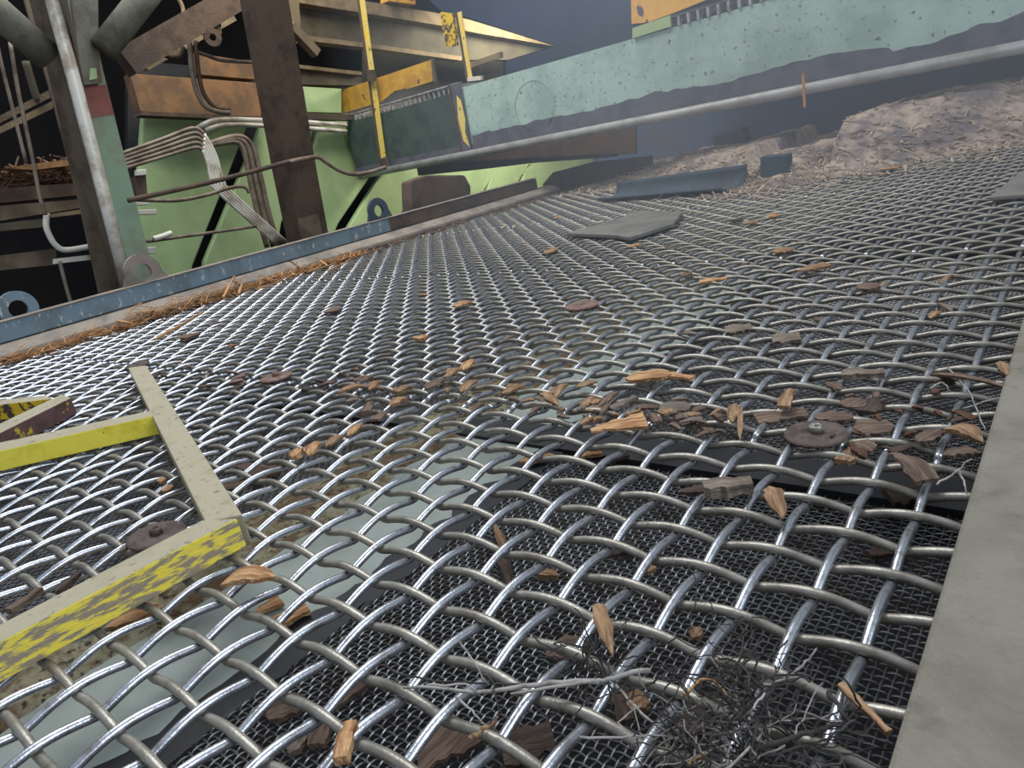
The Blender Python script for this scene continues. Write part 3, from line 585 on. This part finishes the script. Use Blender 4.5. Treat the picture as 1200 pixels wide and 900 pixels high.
CH = [
 (693, 507, 757, 496, .045, 'chip_orange', 'bright orange wedge-shaped wood chip left of the big dark washer', .018, .006, 1, .08),
 (733, 446, 789, 441, .040, 'chip_orange', 'long bright orange chip beyond the wedge-shaped one', .018, .006, 0, .08),
 (775, 440, 812, 445, .020, 'chip_orange', 'bark-coloured end piece touching the long bright orange chip', .016, .005, 2, 0),
 (934, 319, 970, 312, .050, 'chip_tan', 'tan flat chip alone on the far right part of the deck', .014, .006, 1, 0),
 (820, 331, 852, 327, .030, 'chip_orange', 'small orange chip left of the lone tan chip', .014, .004, 2, 0),
 (735, 290, 753, 286, .035, 'chip_orange', 'small orange chip below the grey rubber sheet', .014, .004, 0, 0),
 (799, 325, 809, 320, .025, 'chip_brown', 'tiny pink-brown chip left of the small orange chip', .014, .004, 3, 0),
 (826, 582, 882, 576, .024, 'chip_grey', 'thick grey-brown block chip in front of the big dark washer', .010, .016, 2, 0),
 (795, 580, 832, 576, .018, 'chip_dark', 'dark pointed chip left of the thick block chip', .002, .006, 1, 0),
 (902, 573, 917, 610, .018, 'chip_tan', 'speckled leaf-shaped chip standing between wires right of the block chip', .018, .005, 0, .2),
 (261, 689, 324, 680, .024, 'chip_orange', 'curled orange bark chip right of the yellow frame corner', .020, .006, 0, .5),
 (402, 897, 414, 854, .013, 'chip_orange', 'upright orange-brown chip at the bottom edge', .022, .008, 2, .3),
 (700, 712, 718, 772, .012, 'chip_tan', 'bark-edged splinter standing in the near deck', .025, .006, 0, .4),
 (987, 443, 1036, 441, .026, 'chip_grey', 'grey-brown rectangular chip above and right of the big dark washer', .012, .010, 2, 0),
 (771, 483, 810, 478, .040, 'chip_grey', 'flat oval grey chip right of the orange chips', .008, .005, 3, 0),
 (918, 480, 926, 461, .018, 'chip_tan', 'small upright tan chip beyond the big dark washer', .016, .006, 2, .1),
 (858, 498, 862, 477, .014, 'chip_tan', 'upright splintered chip left of the big dark washer', .018, .006, 0, .2),
 (867, 518, 869, 478, .006, 'chip_tan', 'thin upright splinter beside the splintered chip', .018, .004, 0, .2),
 (886, 494, 945, 486, .035, 'chip_brown', 'brown flat chip tucked behind the big dark washer', .004, .005, 2, 0),
 (955, 490, 1000, 492, .030, 'chip_brown', 'brown chip touching the far side of the big dark washer', .010, .005, 3, 0),
 (1000, 507, 1048, 504, .045, 'chip_brown', 'large brown chip right of the big dark washer', .0, .008, 0, 0),
 (993, 480, 1010, 470, .030, 'chip_brown', 'small brown chip above the large brown chip', .008, .005, 0, 0),
 (1014, 486, 1026, 472, .030, 'chip_dark', 'dark upright chip behind a long wire right of the washer', .006, .006, 2, 0),
 (1045, 535, 1085, 567, .025, 'chip_brown', 'splintered brown chip slanting down near the edge plate', .016, .005, 1, .4),
 (1108, 506, 1152, 522, .022, 'chip_tan', 'light brown curved chip touching the edge plate', .016, .006, 0, .6),
 (1076, 520, 1102, 506, .020, 'chip_brown', 'narrow brown chip left of the curved chip by the plate', .012, .004, 0, 0),
 (1104, 537, 1150, 534, .016, 'chip_brown', 'ragged brown splinter below the curved chip by the plate', .014, .005, 0, .3),
 (1000, 522, 1022, 532, .030, 'chip_brown', 'brown fragment below the large brown chip', .0, .006, 0, 0),
 (988, 545, 1000, 530, .020, 'chip_tan', 'tan fragment standing below the big dark washer', .0, .006, 2, 0),
 (1090, 440, 1185, 458, .010, 'chip_brown', 'long thin brown bark strip reaching the edge plate', .016, .003, 0, .2),
 (985, 805, 1042, 862, .006, 'chip_tan', 'straight light brown stick at the foot of the edge plate', .012, .004, 2, .0),
 (1172, 425, 1180, 441, .012, 'chip_tan', 'pale leaf-like chip against the edge plate', .02, .003, 0, .0),
 (12, 720, 49, 694, .014, 'chip_brown', 'brown stick beside the lower yellow bar at left', .012, .007, 2, 0),
 (66, 697, 97, 672, .012, 'chip_dark', 'dark stick sunk between wires left of the brown washer', .0, .006, 0, 0),
 (140, 648, 152, 640, .012, 'chip_grey', 'small grey point sticking out under the brown washer', .012, .004, 1, 0),
 (185, 566, 195, 562, .022, 'chip_orange', 'tiny orange chip inside the yellow frame', .010, .004, 0, 0),
 (190, 576, 204, 572, .022, 'chip_orange', 'tiny orange chip just below another inside the yellow frame', .004, .004, 0, 0),
 (1005, 340, 1030, 336, .05, 'chip_brown', 'reddish brown chip on the far deck right of the lone tan chip', .012, .006, 3, 0),
 (1030, 199, 1056, 197, .06, 'chip_orange', 'pale orange chip close to the far sawdust heap at right', .014, .005, 0, 0),
 (872, 263, 888, 261, .05, 'chip_tan', 'tan chip on the far deck below the rubber block', .012, .005, 0, 0),
 (899, 255, 916, 252, .06, 'chip_orange', 'light chip on the far deck just right of the tan one', .012, .005, 0, 0),
 (854, 259, 872, 258, .04, 'chip_dark', 'dark sliver on the far deck left of the tan chip', .012, .004, 0, 0),
 (640, 298, 652, 291, .05, 'chip_tan', 'tan chip left of the grey rubber sheet', .012, .005, 0, 0),
 (215, 399, 232, 392, .07, 'chip_brown', 'brown clump near the left rail straw', .012, .010, 3, 0),
 (380, 367, 401, 362, .07, 'chip_brown', 'brown chip on the left half of the second panel', .012, .006, 3, 0),
 (489, 400, 499, 396, .04, 'chip_orange', 'small orange chip in the middle of the second panel', .012, .008, 2, 0),
 (533, 361, 548, 355, .05, 'chip_orange', 'small pale orange chip far out in the middle', .012, .006, 1, 0),
 (850, 389, 880, 386, .05, 'chip_grey', 'grey chip half hidden beyond the long orange chip', .004, .006, 2, 0),
 (905, 400, 938, 397, .05, 'chip_grey', 'grey-brown flat chip on the deck above the tan upright chip', .008, .006, 2, 0),
 (905, 296, 930, 293, .06, 'chip_tan', 'faint tan chip beyond the lone tan chip', .010, .005, 0, 0),
 (676, 455, 700, 448, .018, 'chip_tan', 'upright tan sliver left of the long bright orange chip', .018, .003, 0, .2),
 (636, 463, 654, 478, .016, 'chip_tan', 'reddish twig-like sliver across the seam wires', .020, .006, 0, .2),
 (648, 476, 661, 453, .014, 'chip_tan', 'upright tan sliver crossing the reddish one', .018, .005, 1, .2),
 (590, 464, 608, 454, .030, 'chip_tan', 'tan wedge chip on the seam left of centre', .016, .006, 1, .1),
 (705, 477, 725, 461, .014, 'chip_brown', 'brown sliver leaning on a wire left of the orange wedge', .014, .005, 0, .2),
 (715, 482, 745, 468, .016, 'chip_grey', 'greyish stick lying just beyond the orange wedge', .012, .006, 2, 0),
 (362, 536, 373, 520, .020, 'chip_orange', 'orange splinter below the seam right of the frame', .018, .006, 0, .2),
 (383, 525, 403, 511, .018, 'chip_tan', 'long tan splinter just beyond the orange splinter', .010, .005, 0, .2),
 (408, 512, 425, 498, .016, 'chip_orange', 'reddish orange splinter on the seam left of centre', .012, .004, 0, .2),
 (345, 540, 352, 530, .02, 'chip_orange', 'pale knot of wood near the seam right of the frame end', .018, .010, 3, 0),
 (430, 486, 434, 475, .018, 'chip_brown', 'stubby upright brown chip on the seam', .018, .007, 2, 0),
 (440, 494, 452, 484, .022, 'chip_brown', 'brown chip on the seam right of the stubby one', .014, .005, 2, .0),
 (396, 463, 430, 455, .022, 'chip_tan', 'curved tan chip on the seam beyond the stubby one', .016, .006, 0, .4),
 (434, 459, 440, 450, .022, 'chip_tan', 'tiny upright chip at the right end of the curved chip', .016, .006, 1, .0),
 (464, 463, 478, 456, .030, 'chip_tan', 'grooved tan chip on the seam', .016, .008, 2, .1),
 (458, 478, 477, 468, .026, 'chip_tan', 'tan bent chip before the grooved chip', .016, .006, 0, .3),
 (500, 458, 520, 446, .030, 'chip_brown', 'brown chip lying along a wire on the seam', .012, .006, 0, .1),
 (523, 444, 535, 434, .030, 'chip_tan', 'pale tan chip beyond the brown chip on the seam', .016, .006, 1, .1),
 (543, 435, 554, 423, .022, 'chip_orange', 'small orange sliver farthest along the seam cluster', .016, .005, 0, .1),
 (541, 461, 558, 447, .024, 'chip_tan', 'tan sliver leaning on wires in the seam cluster', .018, .005, 0, .2),
 (423, 449, 436, 441, .022, 'chip_brown', 'pinkish chip left end of the seam cluster', .012, .005, 0, .0),
]
for r in CH:
    u1, v1, u2, v2, W, m, lab, z, T_, sh, cu = r
    chip(u1, v1, u2, v2, W, m, lab, z, None, T_, cu * .3, sh)
# chips fallen through to the fine mesh and strip: deep below the wires
CH2 = [
 (313, 842, 362, 826, .030, 'chip_brown', 'brown chip fallen onto the fine mesh at the bottom left of centre'),
 (384, 838, 428, 800, .026, 'chip_brown', 'long brown chip under the wires near the bottom'),
 (372, 878, 386, 846, .020, 'chip_brown', 'pointed brown chip under the wires beside the upright one'),
 (340, 888, 360, 862, .016, 'chip_grey', 'small oval chip on the fine mesh at the bottom'),
 (300, 722, 330, 706, .026, 'chip_orange', 'orange-brown chip below wires on the grey strip'),
 (325, 735, 362, 716, .028, 'chip_orange', 'reddish curled chip on the dark rim of the strip'),
 (122, 735, 190, 716, .040, 'chip_orange', 'rust orange chip under the lower yellow bar'),
 (495, 905, 550, 855, .050, 'chip_brown', 'largest brown chip wedged under wires at the bottom'),
 (590, 885, 650, 868, .045, 'chip_dark', 'dark brown chip under the wires right of the largest'),
 (640, 770, 690, 760, .030, 'chip_brown', 'brown chip on the fine mesh beneath the grey twigs'),
 (722, 840, 756, 822, .022, 'chip_tan', 'light chip lying behind the tangle of twigs'),
 (720, 800, 735, 850, .020, 'chip_dark', 'dark chip under the twigs beside the light one'),
 (790, 850, 835, 840, .040, 'chip_dark', 'dark reddish chip below the black tangle'),
 (580, 618, 592, 646, .014, 'chip_tan', 'tan peanut-shaped chip on the fine mesh near centre'),
 (590, 655, 597, 690, .014, 'chip_dark', 'brown sliver on the fine mesh under the peanut-shaped chip'),
 (628, 674, 655, 678, .014, 'chip_tan', 'small mottled chip on the fine mesh near centre'),
 (710, 655, 745, 645, .022, 'chip_dark', 'dark chip in a hollow of the fine mesh'),
 (755, 672, 775, 660, .018, 'chip_tan', 'yellowish smear of wood on the fine mesh'),
 (812, 752, 822, 740, .012, 'chip_tan', 'tiny tan flake on the fine mesh right of the standing splinter'),
 (1020, 655, 1055, 645, .030, 'chip_dark', 'dark brown chip below the wires beside the edge plate'),
 (1040, 585, 1080, 580, .050, 'chip_dark', 'wide dark chip below the slanting splintered one'),
 (610, 545, 650, 536, .022, 'chip_orange', 'orange chip under the wires below the orange wedge'),
 (672, 540, 705, 532, .022, 'chip_orange', 'orange fragment under the wires just below the wedge'),
 (735, 535, 705, 545, .02, 'chip_brown', 'brown fragment under the wires right of the wedge'),
 (690, 730, 708, 745, .016, 'chip_brown', 'brown fragment beneath the bark-edged splinter'),
 (280, 548, 318, 560, .05, 'chip_brown', 'pinkish brown chip beneath wires right of the frame bar'),
 (250, 575, 285, 572, .04, 'chip_brown', 'brown chip beneath wires close to the frame bar'),
]
for u1, v1, u2, v2, W, m, lab in CH2:
    chip(u1, v1, u2, v2, W, m, lab, ZF + .008, None, .007, .03, (seed_[0] % 3))
# many small look-alike chips caught along the seam
def bits(n, fn, group, label, mats):
    for k in range(n):
        u, v, s = fn(); a = random.uniform(0, PI); p = AZ(u, v, .004); d = Vector((math.cos(a), math.sin(a), random.uniform(-.25, .25))) * s / 2
        seed_[0] += 1; o = chip_mesh(s, s * random.uniform(.25, .7), random.uniform(.003, .006), seed_[0], .05, 1, seed_[0] % 4).obj('wood_chip', M[random.choice(mats)])
        o.rotation_mode = 'QUATERNION'; o.rotation_quaternion = d.to_track_quat('X', 'Z'); o.location = (p.x, p.y, .006 + random.uniform(-.004, .010)); tag(o, label, 'wood chip', group)
def f1():
    u = random.uniform(400, 850); y = random.gauss(.30, .045); r = (u - 600) / FPX
    v = 462 + (u - 500) * .113 + random.gauss(0, 9); return u, v, random.uniform(.012, .035)
bits(64, f1, 'small chips along the first seam', 'small brown wood chip caught among the wires along the first seam', ['chip_tan', 'chip_brown', 'chip_grey', 'chip_brown'])
def f2():
    u = random.uniform(170, 420); v = 436 + (u - 150) * .075 + random.gauss(0, 7); return u, v, random.uniform(.015, .05)
bits(24, f2, 'brown flakes left on the seam', 'small reddish brown flake on the seam between frame and left washer', ['chip_brown', 'chip_dark', 'washer_pink'])
def f3():
    u = random.uniform(960, 1130); v = 500 + random.gauss(0, 30); return u, v, random.uniform(.012, .03)
bits(20, f3, 'bark bits beside the edge plate', 'small dark bark bit between the big dark washer and the edge plate', ['chip_dark', 'chip_brown', 'bark'])
def f4():
    u = random.uniform(250, 1150); v = random.uniform(250, 420); return u, v, random.uniform(.012, .04)
bits(26, f4, 'chips scattered over the far panels', 'small pale wood flake scattered on the panels beyond the first seam', ['chip_tan', 'chip_grey', 'chip_brown'])
def f5():
    u = random.uniform(590, 760); v = 262 - (u - 600) * .03 + random.gauss(0, 6); return u, v, random.uniform(.02, .05)
bits(14, f5, 'flakes around the rubber sheet', 'tiny tan flake left of the grey rubber sheet', ['chip_tan', 'pile_bits'])

# ---------------------------------------------------------------- straw along the left rail
mb = MB()
for k in range(700):
    t = random.random(); y = .15 + t * 1.7; x = -2.5 + abs(random.gauss(0, .045)) + (.03 if .55 < y < 1.1 else 0); z = .01 + abs(random.gauss(0, .016)) * (1.6 if .6 < y < 1.15 else .7)
    a = random.gauss(PI / 2, .6); d = Vector((math.cos(a), math.sin(a), random.gauss(0, .25))) * random.uniform(.015, .06)
    p = Vector((x, y, z)); mb.bar(p - d, p + d, random.uniform(.002, .007), .002)
single('straw_litter', mb, M['straw'], 'orange shredded wood straw heaped along the left rail', 'straw', kind='stuff')
mb = MB()
for k in range(420):
    y = random.uniform(.0, 3.9); x = -2.5 + abs(random.gauss(0, .05)); a = random.uniform(0, PI); d = Vector((math.cos(a), math.sin(a), random.gauss(0, .15))) * random.uniform(.008, .03)
    p = Vector((x, y, .008 + random.random() * .01)); mb.bar(p - d, p + d, .006, .003)
single('bark_litter', mb, M['straw2'], 'fine brown bark litter in the gutter beside the left rail', 'bark litter', kind='stuff')
for u1, v1, u2, v2, z1, z2, lab in (
    (178, 401, 240, 366, .02, .05, 'long light stick rising from the straw by the rail'), (262, 349, 275, 325, .02, .08, 'upright splinter at the right end of the straw'),
    (280, 345, 284, 334, .02, .05, 'short upright splinter beside the taller one'), (138, 377, 156, 380, .04, .04, 'short pale stick on the left end of the straw'),
    (176, 372, 180, 364, .04, .07, 'tiny splinter poking up from the straw'), (372, 316, 392, 310, .02, .03, 'orange stick by the rail right of the straw'),
    (375, 306, 385, 313, .05, .02, 'short crossing stick near the rail joint'), (392, 305, 400, 311, .06, .02, 'small slanting stick beyond the rail joint'), (385, 318, 411, 305, .02, .03, 'orange strip by the rail beyond the joint'),
    (300, 340, 328, 331, .02, .02, 'flat orange strip under the rail joint')):
    chip(u1, v1, u2, v2, .012, 'straw', lab, z1, z2, .006, .0, 2, None, 0, 'stick', 'stick')

# ---------------------------------------------------------------- twigs at lower right
def twig(pts, r, m, label, group=None, name='twig'):
    P_ = [AZ(u, v, z) for u, v, z in pts]; path = smoothpath(P_, 4)
    path = [p + Vector((random.gauss(0, .0006), random.gauss(0, .0006), random.gauss(0, .0006))) for p in path]
    return single(name, MB().tube(path, r, 6, True, .5), M[m], label, 'twig', group, smooth=True)
twig([(702, 798, .02), (660, 800, .02), (600, 806, .018), (556, 812, .018), (520, 806, .018), (472, 806, .016)], .0022, 'twig_grey', 'long pale grey twig lying across the wires left of the tangle')
twig([(760, 784, .02), (720, 794, .022), (690, 800, .02), (600, 812, .018)], .0022, 'twig_grey', 'grey twig joining the long pale one to the tangle')
twig([(452, 773, .02), (462, 788, .018), (520, 798, .018), (590, 801, .018), (690, 802, .018)], .0012, 'twig_dark', 'thin brown twig beside the long pale twig')
twig([(538, 752, .02), (556, 778, .02), (572, 803, .018)], .0011, 'twig_grey', 'fine straight white twig crossing the long pale one')
twig([(535, 818, .018), (552, 832, .018), (570, 848, .016)], .0012, 'twig_grey', 'short grey twig forking downwards')
twig([(550, 865, .018), (565, 856, .018), (578, 848, .018), (582, 842, .02)], .0022, 'chip_tan', 'short tan twig with knobs below the long pale twig')
twig([(574, 792, .02), (580, 815, .02), (588, 838, .018)], .0010, 'twig_dark', 'thin dark twig hanging from the long pale twig')
twig([(500, 802, .018), (545, 802, .02), (560, 812, .02)], .0012, 'twig_grey', 'short fork of the long pale twig')
twig([(720, 800, .018), (745, 830, .02), (780, 856, .018), (812, 876, .016)], .0013, 'twig_grey', 'thin twig dropping from the standing splinter into the tangle')
twig([(682, 864, .018), (730, 864, .018), (770, 862, .018), (800, 868, .016)], .0010, 'twig_grey', 'thin horizontal twig left of the tangle bottom')
twig([(880, 880, .02), (940, 862, .02), (985, 850, .025), (992, 835, .03)], .0022, 'twig_dark', 'dark curved twig at the right side of the tangle')
twig([(990, 855, .02), (1010, 862, .02), (1040, 868, .02)], .0012, 'twig_dark', 'thin dark twig touching the edge plate')
twig([(970, 812, .03), (985, 832, .035), (994, 849, .03)], .0020, 'twig_dark', 'short dark twig curving over a long wire')
twig([(895, 805, .03), (925, 792, .03), (945, 775, .035), (957, 762, .04)], .0013, 'twig_grey', 'pale twig rising to the right out of the tangle')
twig([(835, 848, .02), (850, 870, .02), (855, 900, .018)], .0028, 'twig_grey', 'thick grey twig stub at the bottom of the tangle')
twig([(838, 815, .02), (870, 838, .02), (905, 870, .018)], .0024, 'twig_grey', 'thick light twig slanting through the tangle')
twig([(800, 815, .03), (830, 795, .03), (850, 812, .03), (858, 830, .02)], .0014, 'chip_orange', 'orange curled root at the top of the tangle')
twig([(806, 895, .02), (822, 886, .02), (832, 878, .02)], .0020, 'chip_orange', 'bright orange splinter at the bottom of the tangle')
twig([(1110, 430, .02), (1134, 456, .02), (1145, 482, .02), (1155, 505, .02)], .0011, 'twig_grey', 'fine grey stem crossing the wires near the bark strip')
twig([(1098, 568, .02), (1120, 552, .02), (1140, 538, .02)], .0011, 'twig_grey', 'fine pale stem above a lower washer-side wire')
twig([(1125, 553, .025), (1130, 568, .02), (1136, 582, .018)], .0012, 'twig_grey', 'short upright stem close to the edge plate')
twig([(1090, 455, .02), (1105, 448, .02), (1112, 458, .02)], .0012, 'twig_grey', 'little stem beneath the bark strip')
twig([(1128, 478, .015), (1160, 470, .02), (1180, 462, .02)], .0010, 'twig_grey', 'fine stem touching the plate below the bark strip')
mb = MB()
rr = random.Random(4)
def rootlet(cu, cv, su, sv, z):
    p = AZ(rr.gauss(cu, su), rr.gauss(cv, sv), z); path = [p]; d = Vector((rr.gauss(0, 1), rr.gauss(0, 1), rr.gauss(0, .4))).normalized()
    for k in range(rr.randint(5, 12)):
        d = (d + Vector((rr.gauss(0, .35), rr.gauss(0, .35), rr.gauss(0, .2)))).normalized(); q = path[-1] + d * .006
        q.z = max(.0, min(.05, q.z)); path.append(q)
    mb.tube(path, rr.uniform(.0004, .0009), 4)
for k in range(95): rootlet(845, 825, 42, 34, .025 + .01 * rr.random())
for k in range(40): rootlet(880, 880, 60, 15, .02)
for k in range(30): rootlet(688, 766, 7, 8, .018)
single('root_tangle', mb, M['twig_dark'], 'black tangle of fine rootlets on the wires at lower right', 'roots', kind='stuff')
mb = MB()
for k in range(36): rootlet(845, 850, 50, 24, .022)
single('pale_rootlets', mb, M['twig_grey'], 'pale grey rootlets mixed through the black tangle', 'roots', kind='stuff')

# ---------------------------------------------------------------- rubber pieces
sh = MB(); q = [AZ(u, v, .013) for u, v in ((664, 277), (725, 280), (738, 283), (790, 266), (800, 252), (742, 250), (730, 258))]
single('rubber_sheet', sh.slab(q, (0, 0, .014)), M['sheet'], 'flat dusty grey rubber sheet with a dark curled edge on the middle deck', 'rubber sheet', bevel=.003)
single('rubber_sheet', MB().slab([AZ(u, v, .013) for u, v in ((1158, 236), (1210, 232), (1240, 205), (1196, 205))], (0, 0, .012)), M['sheet'], 'grey rubber sheet at the right edge of the frame', 'rubber sheet', bevel=.003)
a, b = Vector((-1.62, 2.93, .012)), Vector((-.80, 2.70, .012)); d = (b - a).normalized(); sd = Vector((0, 0, 1)).cross(d).normalized()
V = []; F = []; n = 14; m_ = 20
for k in range(m_ + 1):
    t = k / m_; rr_ = .085 + .02 * t
    for q in range(n + 1):
        ang = -PI * .42 + PI * .86 * q / n
        V.append(a + (b - a) * t + sd * (.02 + rr_ * math.sin(ang + .3)) + Vector((0, 0, 1)) * (rr_ * 1.02 - rr_ * math.cos(ang))* (1.1 if ang > 0 else .35))
F = [(k * (n + 1) + q, (k + 1) * (n + 1) + q, (k + 1) * (n + 1) + q + 1, k * (n + 1) + q + 1) for k in range(m_) for q in range(n)]
o = single('rubber_trough', MB().add(V, F), M['rubber'], 'dark blue curled rubber trough in front of the sawdust heap', 'rubber strip', smooth=True)
s_ = o.modifiers.new('s', 'SOLIDIFY'); s_.thickness = .012
q = [AY(u, v, 2.84) for u, v in ((890, 217), (922, 216), (921, 182), (891, 184))]
single('rubber_block', MB().slab(q, (0, .09, 0)), M['rubber'], 'dark blue square rubber block standing right of the curled trough', 'block', bevel=.003)
